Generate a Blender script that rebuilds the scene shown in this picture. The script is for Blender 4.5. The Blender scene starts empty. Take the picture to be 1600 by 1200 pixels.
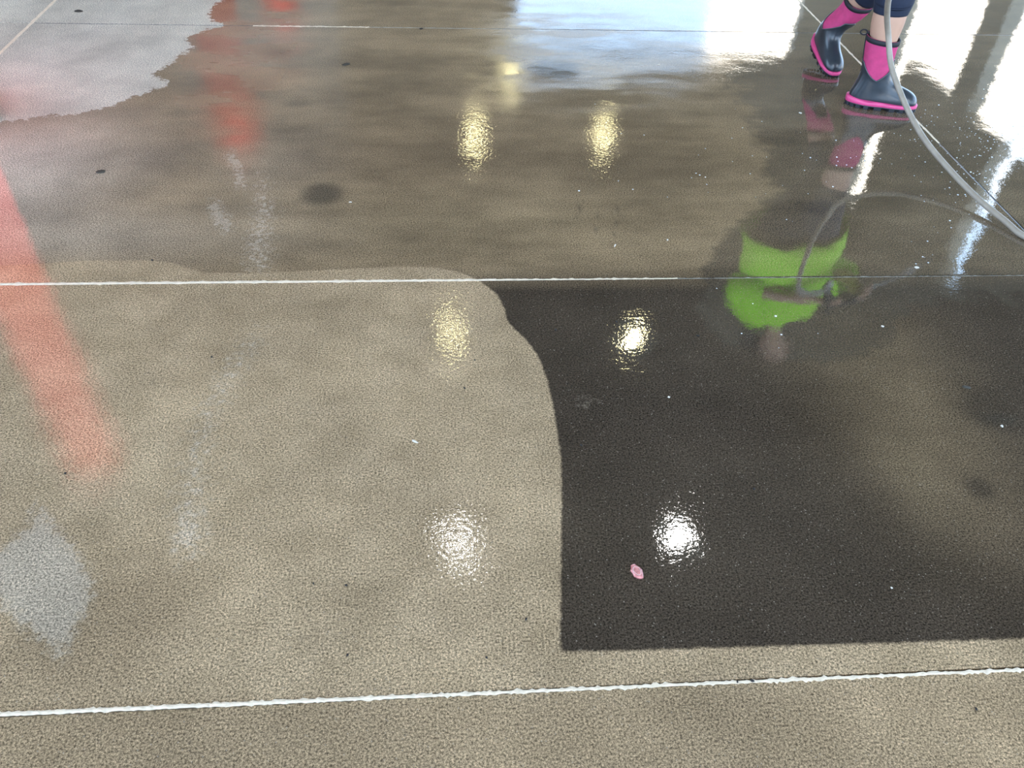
import bpy, bmesh, math, random
import numpy as np
from mathutils import Vector, Matrix

random.seed(7)
rng = np.random.default_rng(7)
scene = bpy.context.scene
COL = scene.collection

# ------------------------------------------------------------------ camera
EYE = Vector((0.0, 0.0, 1.55))
FPX = 1290.0                                   # focal length in pixels of the 1600 x 1200 frame
RW = np.array([[0.997179433725423, 0.018687399454345475, -0.07269083887725283],
               [-0.06640899707814647, 0.6709598670309281, -0.7385138468173186],
               [0.034971732329407645, 0.741258145274285, 0.6703083917141478]])
cam_data = bpy.data.cameras.new('camera')
cam = bpy.data.objects.new('camera', cam_data)
COL.objects.link(cam)
cam_data.sensor_fit = 'HORIZONTAL'
cam_data.sensor_width = 36.0
cam_data.lens = 36.0 * FPX / 1600.0
cam_data.clip_start = 0.05
cam_data.clip_end = 400
cam.matrix_world = Matrix.Translation(EYE) @ Matrix([list(r) for r in RW]).to_4x4()
scene.camera = cam

# ------------------------------------------------------------------ view and sky
vs = scene.view_settings
vs.view_transform = 'Standard'
vs.look = 'None'
vs.exposure = 1.29
vs.gamma = 1.0
vs.use_curve_mapping = False

world = bpy.data.worlds.new('sky')
scene.world = world
world.use_nodes = True
nt = world.node_tree
for n in list(nt.nodes):
    nt.nodes.remove(n)


def N(tree, kind, **kw):
    n = tree.nodes.new(kind)
    for k, v in kw.items():
        if k == 'inp':
            for kk, vv in v.items():
                n.inputs[kk].default_value = vv
        else:
            setattr(n, k, v)
    return n


wo = N(nt, 'ShaderNodeOutputWorld')
bg = N(nt, 'ShaderNodeBackground')
tc = N(nt, 'ShaderNodeTexCoord')
SKY_BLUE = (0.46, 0.69, 1.0, 1)
SKY_WHITE = (1.0, 0.925, 0.80, 1)
cn = N(nt, 'ShaderNodeTexNoise', inp={'Scale': 2.3, 'Detail': 3.0, 'Roughness': 0.55})
mp = N(nt, 'ShaderNodeMapping')
mp.inputs['Location'].default_value = (0.35, 0.1, 0.2)
nt.links.new(tc.outputs['Generated'], mp.inputs['Vector'])
nt.links.new(mp.outputs['Vector'], cn.inputs['Vector'])
# bright haze around the hidden sun, beyond the far bays
hz = N(nt, 'ShaderNodeVectorMath', operation='DOT_PRODUCT')
d = Vector((math.sin(math.radians(27)), math.cos(math.radians(27)), 0.34)).normalized()
hz.inputs[1].default_value = d
nt.links.new(tc.outputs['Generated'], hz.inputs[0])
hr = N(nt, 'ShaderNodeMapRange', interpolation_type='SMOOTHSTEP',
       inp={'From Min': 0.984, 'From Max': 0.995, 'To Min': 0.0, 'To Max': 0.62})
nt.links.new(hz.outputs['Value'], hr.inputs['Value'])
add = N(nt, 'ShaderNodeMath', operation='ADD')
nt.links.new(cn.outputs['Fac'], add.inputs[0])
nt.links.new(hr.outputs['Result'], add.inputs[1])
cr = N(nt, 'ShaderNodeMapRange', interpolation_type='SMOOTHSTEP',
       inp={'From Min': 0.45, 'From Max': 0.78})
nt.links.new(add.outputs[0], cr.inputs['Value'])
mx = N(nt, 'ShaderNodeMix', data_type='RGBA')
mx.inputs['A'].default_value = SKY_BLUE
mx.inputs['B'].default_value = SKY_WHITE
nt.links.new(cr.outputs['Result'], mx.inputs['Factor'])
st = N(nt, 'ShaderNodeMapRange', inp={'To Min': 2.35, 'To Max': 4.2})
nt.links.new(cr.outputs['Result'], st.inputs['Value'])
nt.links.new(mx.outputs['Result'], bg.inputs['Color'])
nt.links.new(st.outputs['Result'], bg.inputs['Strength'])
nt.links.new(bg.outputs[0], wo.inputs[0])
world.cycles.sampling_method = 'MANUAL'
world.cycles.sample_map_resolution = 256
scene.cycles.use_adaptive_sampling = True
scene.cycles.adaptive_threshold = 0.025
scene.cycles.max_bounces = 4
scene.cycles.diffuse_bounces = 2
scene.cycles.glossy_bounces = 3
scene.cycles.transmission_bounces = 2
scene.cycles.sample_clamp_indirect = 6.0
scene.cycles.caustics_reflective = False
scene.cycles.caustics_refractive = False


# ------------------------------------------------------------------ measuring helpers (metres on the floor)
def ray(px, py):
    return RW @ np.array([px - 800.0, 600.0 - py, -FPX])


def fl(px, py, z=0.0):
    """point of the floor (or of the level z) seen at a spot of the photograph"""
    r = ray(px, py)
    t = (z - EYE.z) / r[2]
    return np.array([r[0] * t, r[1] * t])


def up(px, py, z):
    """point at height z whose mirror image in the wet floor shows at a spot of the photograph"""
    r = ray(px, py)
    t = (-z - EYE.z) / r[2]
    return Vector((r[0] * t, r[1] * t, z))


# ------------------------------------------------------------------ object helpers
def link(o, parent=None):
    COL.objects.link(o)
    if parent is not None:
        o.parent = parent
    return o


def tag(o, label=None, cat=None, group=None, kind=None):
    if label:
        o['label'] = label
    if cat:
        o['category'] = cat
    if group:
        o['group'] = group
    if kind:
        o['kind'] = kind
    return o


def mesh_obj(name, verts, faces, mat=None, parent=None, smooth=False):
    me = bpy.data.meshes.new(name)
    me.from_pydata([tuple(map(float, v)) for v in verts], [], faces)
    me.validate()
    me.update()
    if mat is not None:
        me.materials.append(mat)
    if smooth:
        me.polygons.foreach_set('use_smooth', [True] * len(me.polygons))
    return link(bpy.data.objects.new(name, me), parent)


def empty(name, loc=(0, 0, 0), parent=None):
    o = bpy.data.objects.new(name, None)
    o.location = loc
    return link(o, parent)


class MB:
    def __init__(self):
        self.v, self.f = [], []

    def box(self, x0, x1, y0, y1, z0, z1):
        b = len(self.v)
        self.v += [(x0, y0, z0), (x1, y0, z0), (x1, y1, z0), (x0, y1, z0),
                   (x0, y0, z1), (x1, y0, z1), (x1, y1, z1), (x0, y1, z1)]
        self.f += [tuple(b + i for i in q) for q in
                   ((3, 2, 1, 0), (4, 5, 6, 7), (0, 1, 5, 4), (1, 2, 6, 5), (2, 3, 7, 6), (3, 0, 4, 7))]
        return self

    def loft(self, rings, cap0=True, cap1=True, closed=True):
        b = len(self.v)
        n = len(rings[0])
        for r in rings:
            self.v += [tuple(p) for p in r]
        m = n if closed else n - 1
        for i in range(len(rings) - 1):
            for j in range(m):
                a, c = b + i * n + j, b + i * n + (j + 1) % n
                self.f.append((a, c, c + n, a + n))
        if cap0 and closed:
            self.f.append(tuple(b + j for j in range(n))[::-1])
        if cap1 and closed:
            self.f.append(tuple(b + (len(rings) - 1) * n + j for j in range(n)))
        return self

    def tube(self, pts, rad, n=12, caps=True):
        pts = [Vector(p) for p in pts]
        rads = rad if isinstance(rad, (list, tuple)) else [rad] * len(pts)
        up_ = Vector((0, 0, 1))
        rings = []
        prev = None
        for i, p in enumerate(pts):
            t = (pts[min(i + 1, len(pts) - 1)] - pts[max(i - 1, 0)]).normalized()
            if prev is None:
                a = t.cross(up_)
                if a.length < 1e-3:
                    a = t.cross(Vector((1, 0, 0)))
                a.normalize()
            else:
                a = (prev - t * prev.dot(t)).normalized()
            prev = a
            c = t.cross(a)
            rings.append([p + (a * math.cos(2 * math.pi * k / n) + c * math.sin(2 * math.pi * k / n)) * rads[i]
                          for k in range(n)])
        return self.loft(rings, caps, caps)

    def build(self, name, mat, parent=None, smooth=False):
        return mesh_obj(name, self.v, self.f, mat, parent, smooth)


def spline(pts, per=10):
    P = [np.array(p, float) for p in pts]
    P = [2 * P[0] - P[1]] + P + [2 * P[-1] - P[-2]]
    out = []
    for i in range(1, len(P) - 2):
        for k in range(per):
            t = k / per
            a, b, c, d_ = P[i - 1], P[i], P[i + 1], P[i + 2]
            out.append(0.5 * (2 * b + (c - a) * t + (2 * a - 5 * b + 4 * c - d_) * t * t
                              + (3 * b - a - 3 * c + d_) * t ** 3))
    out.append(P[-2])
    return out


# ------------------------------------------------------------------ materials
def simple(name, color, rough=0.5, metal=0.0, var=0.12, scale=20.0, bump=0.0, bscale=60.0, spec=0.5, coat=0.0):
    m = bpy.data.materials.new(name)
    m.use_nodes = True
    t = m.node_tree
    p = t.nodes['Principled BSDF']
    p.inputs['Roughness'].default_value = rough
    p.inputs['Metallic'].default_value = metal
    p.inputs['Specular IOR Level'].default_value = spec
    p.inputs['Coat Weight'].default_value = coat
    p.inputs['Coat Roughness'].default_value = 0.08
    tcn = N(t, 'ShaderNodeTexCoord')
    nz = N(t, 'ShaderNodeTexNoise', inp={'Scale': scale, 'Detail': 4.0})
    t.links.new(tcn.outputs['Object'], nz.inputs['Vector'])
    mr = N(t, 'ShaderNodeMapRange', inp={'From Min': 0.3, 'From Max': 0.7, 'To Min': 1 - var, 'To Max': 1 + var})
    t.links.new(nz.outputs['Fac'], mr.inputs['Value'])
    mxn = N(t, 'ShaderNodeMix', data_type='RGBA', blend_type='MULTIPLY')
    mxn.inputs['Factor'].default_value = 1.0
    mxn.inputs['A'].default_value = (*color, 1)
    t.links.new(mr.outputs['Result'], mxn.inputs['B'])
    t.links.new(mxn.outputs['Result'], p.inputs['Base Color'])
    if bump:
        nb = N(t, 'ShaderNodeTexNoise', inp={'Scale': bscale, 'Detail': 3.0})
        t.links.new(tcn.outputs['Object'], nb.inputs['Vector'])
        bn = N(t, 'ShaderNodeBump', inp={'Strength': bump, 'Distance': 0.004})
        t.links.new(nb.outputs['Fac'], bn.inputs['Height'])
        t.links.new(bn.outputs['Normal'], p.inputs['Normal'])
    return m


def glow(name, color, strength):
    m = simple(name, color, 0.4)
    p = m.node_tree.nodes['Principled BSDF']
    p.inputs['Emission Color'].default_value = (*color, 1)
    p.inputs['Emission Strength'].default_value = strength
    return m


def concrete():
    m = bpy.data.materials.new('wet_concrete')
    m.use_nodes = True
    t = m.node_tree
    p = t.nodes['Principled BSDF']
    L = t.links.new
    tcn = N(t, 'ShaderNodeTexCoord')
    P = tcn.outputs['Object']

    def att(nm):
        return N(t, 'ShaderNodeAttribute', attribute_name=nm).outputs['Fac']

    def noise(scale, detail=3.0, rough=0.5, vec=None):
        n = N(t, 'ShaderNodeTexNoise', inp={'Scale': scale, 'Detail': detail, 'Roughness': rough})
        L(vec or P, n.inputs['Vector'])
        return n.outputs['Fac']

    def math_(op, a, b=None, clamp=False):
        n = N(t, 'ShaderNodeMath', operation=op, use_clamp=clamp)
        for i, x in enumerate((a, b)):
            if x is None:
                continue
            if isinstance(x, (int, float)):
                n.inputs[i].default_value = x
            else:
                L(x, n.inputs[i])
        return n.outputs[0]

    def rng_(v, a, b, c=0.0, d_=1.0, smooth=False):
        n = N(t, 'ShaderNodeMapRange', inp={'From Min': a, 'From Max': b, 'To Min': c, 'To Max': d_})
        if smooth:
            n.interpolation_type = 'SMOOTHSTEP'
        L(v, n.inputs['Value'])
        return n.outputs['Result']

    def mixc(f, a, b, mode='MIX'):
        n = N(t, 'ShaderNodeMix', data_type='RGBA', blend_type=mode)
        if isinstance(f, (int, float)):
            n.inputs['Factor'].default_value = f
        else:
            L(f, n.inputs['Factor'])
        for k, x in (('A', a), ('B', b)):
            if isinstance(x, tuple):
                n.inputs[k].default_value = (*x, 1)
            else:
                L(x, n.inputs[k])
        return n.outputs['Result']

    def mixf(f, a, b):
        n = N(t, 'ShaderNodeMix', data_type='FLOAT')
        L(f, n.inputs['Factor'])
        for k, x in (('A', a), ('B', b)):
            if isinstance(x, (int, float)):
                n.inputs[k].default_value = x
            else:
                L(x, n.inputs[k])
        return n.outputs['Result']

    n_big = noise(2.2, 3.0, 0.6)
    n_mid = noise(7.0, 4.0, 0.65)
    n_small = noise(45.0, 2.0, 0.65)
    n_grain = noise(215.0, 1.0, 0.6)
    n_fine = noise(520.0, 0.0, 0.6)
    # masks: signed distances in metres, edges sharpened here
    cl = rng_(math_('ADD', att('clean_sd'), math_('MULTIPLY', math_('SUBTRACT', n_small, 0.5), 0.010)),
              -0.005, 0.005, smooth=True)
    dr = rng_(math_('ADD', att('dry_sd'),
                    math_('MULTIPLY', math_('SUBTRACT', math_('ADD', math_('MULTIPLY', n_mid, 0.65), math_('MULTIPLY', n_small, 0.35)), 0.5), 0.26)), -0.010, 0.010, smooth=True)
    dk = att('dark_tone')
    br = att('brown')
    pa0 = att('pale')
    pa = rng_(math_('ADD', pa0, math_('MULTIPLY', math_('SUBTRACT', n_small, 0.5), 0.7)), 0.30, 0.72, smooth=True)
    pa = math_('MULTIPLY', pa, rng_(pa0, 0.02, 0.15), True)
    spot = att('spot')
    pud = att('puddle')

    film = rng_(math_('ADD', pud, math_('MULTIPLY', math_('SUBTRACT', n_mid, 0.5), 0.9)), 0.35, 0.62, smooth=True)
    wet = mixc(dk, (0.292, 0.208, 0.122), (0.064, 0.048, 0.034))
    wet = mixc(br, wet, (0.275, 0.202, 0.118))
    wet = mixc(math_('MULTIPLY', film, 0.55), wet, (0.075, 0.062, 0.046))
    st_ = N(t, 'ShaderNodeMapping')
    st_.inputs['Scale'].default_value = (1.0, 3.0, 1)
    L(P, st_.inputs['Vector'])
    n_str = noise(1.6, 3.0, 0.62, st_.outputs[0])
    wet = mixc(math_('SUBTRACT', 1.0, math_('MULTIPLY', dk, 0.8)), wet, mixc(1.0, wet, rng_(n_str, 0.3, 0.7, 0.74, 1.26), 'MULTIPLY'))
    wet = mixc(att('light'), wet, (0.60, 0.50, 0.40))  # paler ground with reflected brightness put into its colour
    clean = mixc(rng_(n_mid, 0.35, 0.7), (0.425, 0.310, 0.188), (0.476, 0.351, 0.220))
    clean = mixc(math_('MULTIPLY', br, 0.8), clean, (0.315, 0.225, 0.135))
    base = mixc(cl, wet, clean)
    base = mixc(dr, base, (0.65, 0.60, 0.505))
    base = mixc(math_('MULTIPLY', pa, 0.8), base, (0.465, 0.385, 0.29))
    base = mixc(math_('MULTIPLY', rng_(spot, 0.10, 0.9, smooth=True), 0.75), base, (0.06, 0.052, 0.040))
    # mottling, grain and small grit
    tone = math_('MULTIPLY', rng_(n_big, 0.3, 0.7, 0.80, 1.20), rng_(n_mid, 0.25, 0.75, 0.90, 1.10))
    tone = math_('MULTIPLY', tone, rng_(n_grain, 0.28, 0.72, 0.32, 1.68))
    tone = math_('MULTIPLY', tone, rng_(n_fine, 0.3, 0.7, 0.60, 1.40))
    base = mixc(1.0, base, tone, 'MULTIPLY')
    vo = N(t, 'ShaderNodeTexVoronoi', feature='F1', inp={'Scale': 95.0, 'Randomness': 1.0})
    L(P, vo.inputs['Vector'])
    grit = math_('MULTIPLY', rng_(vo.outputs['Distance'], 0.10, 0.16, 1.0, 0.0), rng_(n_small, 0.46, 0.56))
    base = mixc(math_('MULTIPLY', grit, 0.55), base, (0.50, 0.43, 0.35))
    # hairline crazing
    ve = N(t, 'ShaderNodeTexVoronoi', feature='DISTANCE_TO_EDGE', inp={'Scale': 17.0, 'Randomness': 1.0})
    wv = N(t, 'ShaderNodeVectorMath', operation='ADD')
    nv = N(t, 'ShaderNodeTexNoise', inp={'Scale': 22.0, 'Detail': 3.0})
    L(P, nv.inputs['Vector'])
    sc_ = N(t, 'ShaderNodeVectorMath', operation='SCALE')
    sc_.inputs['Scale'].default_value = 0.06
    L(nv.outputs['Color'], sc_.inputs[0])
    L(P, wv.inputs[0])
    L(sc_.outputs[0], wv.inputs[1])
    L(wv.outputs[0], ve.inputs['Vector'])
    crack = math_('MULTIPLY', rng_(ve.outputs['Distance'], 0.004, 0.014, 1.0, 0.0), rng_(n_mid, 0.46, 0.60))
    base = mixc(math_('MULTIPLY', math_('MULTIPLY', crack, cl), 0.30), base, (0.05, 0.045, 0.04))
    L(base, p.inputs['Base Color'])

    # gloss
    r_wet = mixf(film, math_('ADD', rng_(n_big, 0.35, 0.65, 0.014, 0.050), math_('MULTIPLY', att('dull'), rng_(n_str, 0.42, 0.58, 0.08, 0.34))), 0.010)
    r_ = mixf(cl, r_wet, 0.035)
    r_ = mixf(dr, r_, 0.62)
    r_ = mixf(pa, r_, 0.5)
    L(r_, p.inputs['Roughness'])
    io = mixf(cl, mixf(film, 1.62, 2.25), 1.62)
    io = mixf(dr, io, 1.35)
    io = mixf(pa, io, 1.35)
    L(io, p.inputs['IOR'])
    # relief
    clb = rng_(att('clean_sd'), -0.01, 0.01)
    drb = rng_(att('dry_sd'), -0.03, 0.03)
    h1 = math_('MULTIPLY', noise(200.0, 1.0, 0.6), 0.0011)
    amp = mixf(pud, 0.11, 0.03)
    amp = mixf(clb, amp, 0.14)
    amp = mixf(drb, amp, 0.8)
    h1 = math_('MULTIPLY', h1, amp)
    rip = math_('MULTIPLY', noise(30.0, 0.0, 0.5), 0.00010)
    rip = math_('ADD', rip, math_('MULTIPLY', noise(85.0, 0.0, 0.5), mixf(pud, 0.00019, 0.00002)))
    wav = math_('MULTIPLY', noise(5.5, 1.0, 0.5), 0.0010)
    h = math_('ADD', math_('ADD', h1, rip), wav)
    bn = N(t, 'ShaderNodeBump', inp={'Strength': 1.0, 'Distance': 1.0})
    L(h, bn.inputs['Height'])
    L(bn.outputs['Normal'], p.inputs['Normal'])
    return m


M = {
    'concrete': concrete(),
    'subbase': simple('joint_bottom', (0.03, 0.028, 0.026), 0.7),
    'sealant_white': simple('white_sealant', (0.90, 0.77, 0.60), 0.55, var=0.12, scale=60, bump=0.5, bscale=160),
    'sealant_grey': simple('grey_sealant', (0.34, 0.33, 0.30), 0.5, var=0.35, scale=25, bump=0.4, bscale=160),
    'sealant_dark': simple('dark_sealant', (0.10, 0.10, 0.11), 0.3, var=0.4, scale=30),
    'wall': simple('tan_wall_paint', (0.46, 0.41, 0.32), 0.7, var=0.06, scale=3),
    'ceiling': simple('ceiling_sheet', (0.42, 0.37, 0.28), 0.7, var=0.06, scale=3),
    'girder': simple('dark_steel', (0.10, 0.09, 0.08), 0.6),
    'door': simple('door_panel_paint', (0.30, 0.28, 0.25), 0.5),
    'apron': simple('outdoor_concrete', (0.45, 0.44, 0.42), 0.85, var=0.1, scale=2),
    'lamp_case': simple('lamp_housing', (0.5, 0.5, 0.5), 0.4, metal=0.6),
    'lamp_warm': glow('warm_lamp_glass', (1.0, 0.88, 0.45), 24.0),
    'lamp_white': glow('white_lamp_glass', (1.0, 0.95, 0.90), 30.0),
    'red': glow('glow_red_plastic', (0.85, 0.045, 0.035), 0.8),  # emission added to the red posts to strengthen their floor image
    'red_plain': simple('plain_red_plastic', (0.62, 0.035, 0.028), 0.45),
    'white_door': simple('off_white_door_paint', (0.78, 0.74, 0.66), 0.5, var=0.04, scale=3),
    'steel': simple('post_steel', (0.45, 0.45, 0.45), 0.4, metal=0.8),
    'rubber': simple('dark_grey_rubber', (0.030, 0.038, 0.048), 0.30, var=0.25, scale=18, bump=0.08, bscale=40, coat=0.25),
    'black_rubber': simple('black_rubber', (0.012, 0.013, 0.018), 0.35, var=0.2),
    'pink_cloth': simple('pink_neoprene', (0.62, 0.060, 0.200), 0.75, var=0.10, scale=40, bump=0.3, bscale=500),
    'pink_rubber': simple('pink_rubber', (0.74, 0.08, 0.25), 0.42, var=0.06),
    'binding': simple('black_binding', (0.02, 0.02, 0.026), 0.7),
    'piping': simple('grey_piping', (0.13, 0.14, 0.15), 0.5),
    'skin': simple('skin', (0.62, 0.37, 0.26), 0.5, var=0.05, scale=12),
    'lips': simple('lips', (0.55, 0.20, 0.18), 0.4),
    'eye': simple('eye_white', (0.8, 0.8, 0.78), 0.2),
    'iris': simple('iris', (0.08, 0.05, 0.03), 0.2),
    'hair': simple('brown_hair', (0.055, 0.032, 0.020), 0.5, var=0.3, scale=60),
    'leggings': simple('navy_leggings', (0.012, 0.020, 0.045), 0.75, var=0.15, scale=30, bump=0.2, bscale=300),
    'shirt': simple('lime_shirt', (0.46, 0.95, 0.025), 0.8, var=0.06, scale=14, bump=0.3, bscale=25),
    'hose': simple('grey_hose_rubber', (0.36, 0.31, 0.25), 0.42, var=0.10, scale=30),
    'gun': simple('black_plastic', (0.02, 0.02, 0.022), 0.4),
    'pink_bit': simple('glossy_pink', (0.66, 0.26, 0.25), 0.22, var=0.3, scale=160, coat=0.5),
    'pink_rim': simple('pale_pink_rim', (0.85, 0.62, 0.62), 0.2, coat=0.6),
    'speck': simple('black_grit', (0.010, 0.009, 0.009), 0.5),
    'flake': simple('white_flake', (0.85, 0.80, 0.72), 0.4),
    'straw': simple('dry_leaf', (0.05, 0.045, 0.035), 0.6),
    'bubble': simple('foam_bubble', (0.75, 0.78, 0.82), 0.15, coat=1.0),
}

# ------------------------------------------------------------------ floor: slabs between saw-cut joints
XJ = (-2.112, 2.111)                           # joints that run away from the camera
YJ = (0.800, 2.213, 4.528)                     # joints that run across
XR, XL, YF, YB = 8.5, -9.0, 16.5, -5.2         # the hall
GAP = 0.005                                    # half width of a joint

base = mesh_obj('floor', MB().box(XL, XR, YB, YF, -0.16, -0.030).v, MB().box(0, 1, 0, 1, 0, 1).f, M['subbase'])
tag(base, 'wet concrete workshop floor divided by pale joint lines', 'floor', kind='structure')

# outlines on the floor, measured from the photograph
CLEAN = [(-500, 440), (-100, 420), (45, 413), (140, 407), (238, 407), (268, 411), (290, 418), (318, 426), (395, 427),
         (437, 425), (560, 419.5), (630, 416.5), (682, 418), (717, 425), (749, 438), (777, 460), (789, 485),
         (793, 502), (804, 514), (819, 527), (840, 555), (854, 590), (864, 632), (871, 677), (876, 712),
         (877.5, 760), (877, 850), (876, 940), (875, 1018), (980, 1017), (1100, 1012.5), (1350, 1006), (1600, 998),
         (2100, 982), (2100, 1700), (-500, 1700)]
DRY = [(362, -60), (350, 0), (325, 21), (329, 33), (353, 40), (290, 58), (297, 73), (270, 95), (241, 119), (261, 130),
       (238, 143), (206, 152), (178, 165), (140, 176), (88, 180), (0, 188), (-300, 200), (-900, 160), (-900, -220),
       (300, -220)]
DIAMOND = [(60, 785), (82, 815), (112, 850), (132, 880), (146, 905), (140, 950), (118, 985), (103, 1020), (95, 1034),
           (78, 1012), (40, 985), (8, 955), (-20, 930), (-12, 870), (14, 845), (40, 830)]
PALE2 = [(362, 228), (378, 250), (388, 285), (380, 302), (368, 298), (364, 270), (350, 245)]
PALE3 = [(328, 308), (345, 315), (362, 338), (366, 360), (348, 368), (333, 350), (322, 325)]
PALE4 = [(398, 250), (425, 285), (436, 330), (430, 380), (428, 425), (382, 428), (374, 390), (388, 340), (392, 290)]
STREAK = [(400, 500), (412, 540), (372, 600), (345, 650), (335, 700), (326, 760), (330, 830), (318, 870), (292, 880),
          (268, 860), (262, 810), (278, 740), (300, 660), (330, 600), (360, 545)]


def polygon(pts):
    return np.array([fl(*p) for p in pts])


def sdist(V, poly):
    """signed distance in metres, positive inside"""
    x, y = V[:, 0], V[:, 1]
    best = np.full(len(V), 1e9)
    inside = np.zeros(len(V), bool)
    n = len(poly)
    for i in range(n):
        a, b = poly[i], poly[(i + 1) % n]
        ab = b - a
        tt = np.clip(((x - a[0]) * ab[0] + (y - a[1]) * ab[1]) / (ab @ ab + 1e-12), 0, 1)
        best = np.minimum(best, np.hypot(x - a[0] - tt * ab[0], y - a[1] - tt * ab[1]))
        if abs(b[1] - a[1]) > 1e-12:
            c = ((a[1] > y) != (b[1] > y)) & (x < (b[0] - a[0]) * (y - a[1]) / (b[1] - a[1]) + a[0])
            inside ^= c
    return np.where(inside, best, -best)


def blob(V, px, py, rx, ry, amp=1.0, power=2.0):
    c = fl(px, py)
    ax = np.linalg.norm(fl(px + rx, py) - c)
    ay = np.linalg.norm(fl(px, py + ry) - c)
    q = ((V[:, 0] - c[0]) / ax) ** 2 + ((V[:, 1] - c[1]) / ay) ** 2
    return amp * np.exp(-q ** (power / 2) * 0.8)


def soft(V, pts, w):
    return np.clip(sdist(V, polygon(pts)) / w + 0.5, 0, 1)


def paint(V):
    A = {}
    A['clean_sd'] = np.clip(sdist(V, polygon(CLEAN)), -1, 1)
    A['dry_sd'] = np.clip(sdist(V, polygon(DRY)), -1, 1)
    # darker tone below the second joint, right of the washed lobe
    ol = soft(V, [(700, 436), (2100, 430), (2100, 1300), (700, 1300)], 0.14)
    ol *= 1 - blob(V, 1420, 640, 120, 110, 0.40) - blob(V, 1290, 500, 120, 40, 0.25) - blob(V, 1540, 800, 110, 80, 0.20)
    ol += blob(V, 680, 235, 170, 45, 0.35) + blob(V, 250, 245, 55, 35, 0.45) + blob(V, 1000, 260, 150, 25, 0.3)
    ol += blob(V, 1560, 640, 45, 22, 0.5) + blob(V, 1530, 762, 18, 14, 0.5) + blob(V, 60, 300, 90, 30, 0.2)
    A['dark_tone'] = np.clip(ol, 0, 1)
    bw = blob(V, 130, 1000, 150, 130, 1.0) + blob(V, 250, 920, 70, 60, 0.6) + blob(V, 700, 350, 220, 50, 0.6)
    bw += blob(V, 1380, 600, 100, 140, 0.30) + blob(V, 1420, 740, 40, 60, 0.35) + blob(V, 30, 860, 40, 40, 0.5)
    bw += blob(V, 500, 830, 260, 60, 0.25) + blob(V, 300, 560, 120, 60, 0.3)
    bw += soft(V, [(-300, 1122), (2100, 1030), (2100, 1700), (-300, 1700)], 0.02) * 0.8
    A['brown'] = np.clip(bw, 0, 1)
    pl = np.maximum.reduce([soft(V, DIAMOND, 0.10) * 0.95, soft(V, PALE2, 0.10) * 0.8, soft(V, PALE3, 0.10) * 0.8,
                            soft(V, PALE4, 0.2) * 0.70, soft(V, STREAK, 0.24) * 0.72,
                            blob(V, 295, 830, 28, 40, 0.62), 
                            blob(V, 915, 625, 32, 20, 0.40), blob(V, 1440, 760, 14, 30, 0.35)])
    A['pale'] = np.clip(pl, 0, 1)
    A['spot'] = np.clip(blob(V, 503, 303, 36, 20, 0.85, 3.2) + blob(V, 868, 108, 42, 17, 0.8, 4)
                        + blob(V, 432, 80, 34, 16, 0.45) + blob(V, 465, 162, 24, 8, 0.5)
                        + soft(V, [(905, 312), (911, 313), (906, 340), (898, 341)], .012) * .6 + soft(V, [(935, 318), (939, 318), (932, 370), (926, 372)], .012) * .6
                        + soft(V, [(964, 308), (968, 308), (966, 345), (956, 395), (952, 395), (961, 345)], .012) * .6
                        + blob(V, 1565, 655, 38, 10, 0.7) + blob(V, 600, 125, 60, 14, 0.35), 0, 1)
    wt = soft(V, [(1130, -200), (1130, 60), (1160, 160), (1200, 300), (1170, 420), (1150, 520), (1330, 520), (1350, 470),
                  (2000, 470), (2000, -200)], 0.35) * 0.85
    wt += blob(V, 1235, 450, 125, 90, 1.0) + blob(V, 990, 525, 40, 40, 0.8) + blob(V, 1060, 835, 45, 45, 0.8)
    wt += soft(V, [(780, -200), (780, 140), (1130, 170), (1130, -200)], 0.4) * 0.22
    A['puddle'] = np.clip(wt, 0, 1)
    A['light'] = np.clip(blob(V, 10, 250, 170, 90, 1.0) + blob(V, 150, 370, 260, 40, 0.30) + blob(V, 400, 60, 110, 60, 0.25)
                         + blob(V, 430, 250, 90, 60, 0.2), 0, 1)  # pale upper left, partly a reflection of pale surroundings painted in
    A['dull'] = np.clip(blob(V, 365, 100, 110, 120, 1.0, 3) + blob(V, 440, 5, 60, 40, 0.5) + blob(V, 900, 70, 170, 90, 0.85, 3)
                        + blob(V, 640, 60, 120, 60, 0.3), 0, 1)
    return A


def slab(x0, x1, y0, y1, step):
    x0, x1, y0, y1 = x0 + GAP, x1 - GAP, y0 + GAP, y1 - GAP
    nx, ny = max(2, int((x1 - x0) / step) + 1), max(2, int((y1 - y0) / step) + 1)
    gx, gy = np.linspace(x0, x1, nx), np.linspace(y0, y1, ny)
    X, Y = np.meshgrid(gx, gy)
    top = np.stack([X.ravel(), Y.ravel(), np.zeros(nx * ny)], 1)
    # slightly worn arrises
    edge = (np.abs(top[:, 1] - y0) < 1e-6) | (np.abs(top[:, 1] - y1) < 1e-6) | (np.abs(top[:, 0] - x0) < 1e-6) | (np.abs(top[:, 0] - x1) < 1e-6)
    ii = np.arange(nx * ny).reshape(ny, nx)
    F = np.stack([ii[:-1, :-1], ii[:-1, 1:], ii[1:, 1:], ii[1:, :-1]], -1).reshape(-1, 4).tolist()
    per = list(ii[0, :]) + list(ii[1:, -1]) + list(ii[-1, -2::-1]) + list(ii[-2:0:-1, 0])
    b = len(top)
    low = top[per].copy()
    low[:, 2] = -0.030
    n = len(per)
    F += [(int(per[(k + 1) % n]), int(per[k]), b + k, b + (k + 1) % n) for k in range(n)]
    V = np.concatenate([top, low])
    o = mesh_obj('concrete_slab', V, F, M['concrete'], base)
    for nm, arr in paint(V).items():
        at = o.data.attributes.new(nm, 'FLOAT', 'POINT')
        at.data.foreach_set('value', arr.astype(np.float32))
    return o


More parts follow.
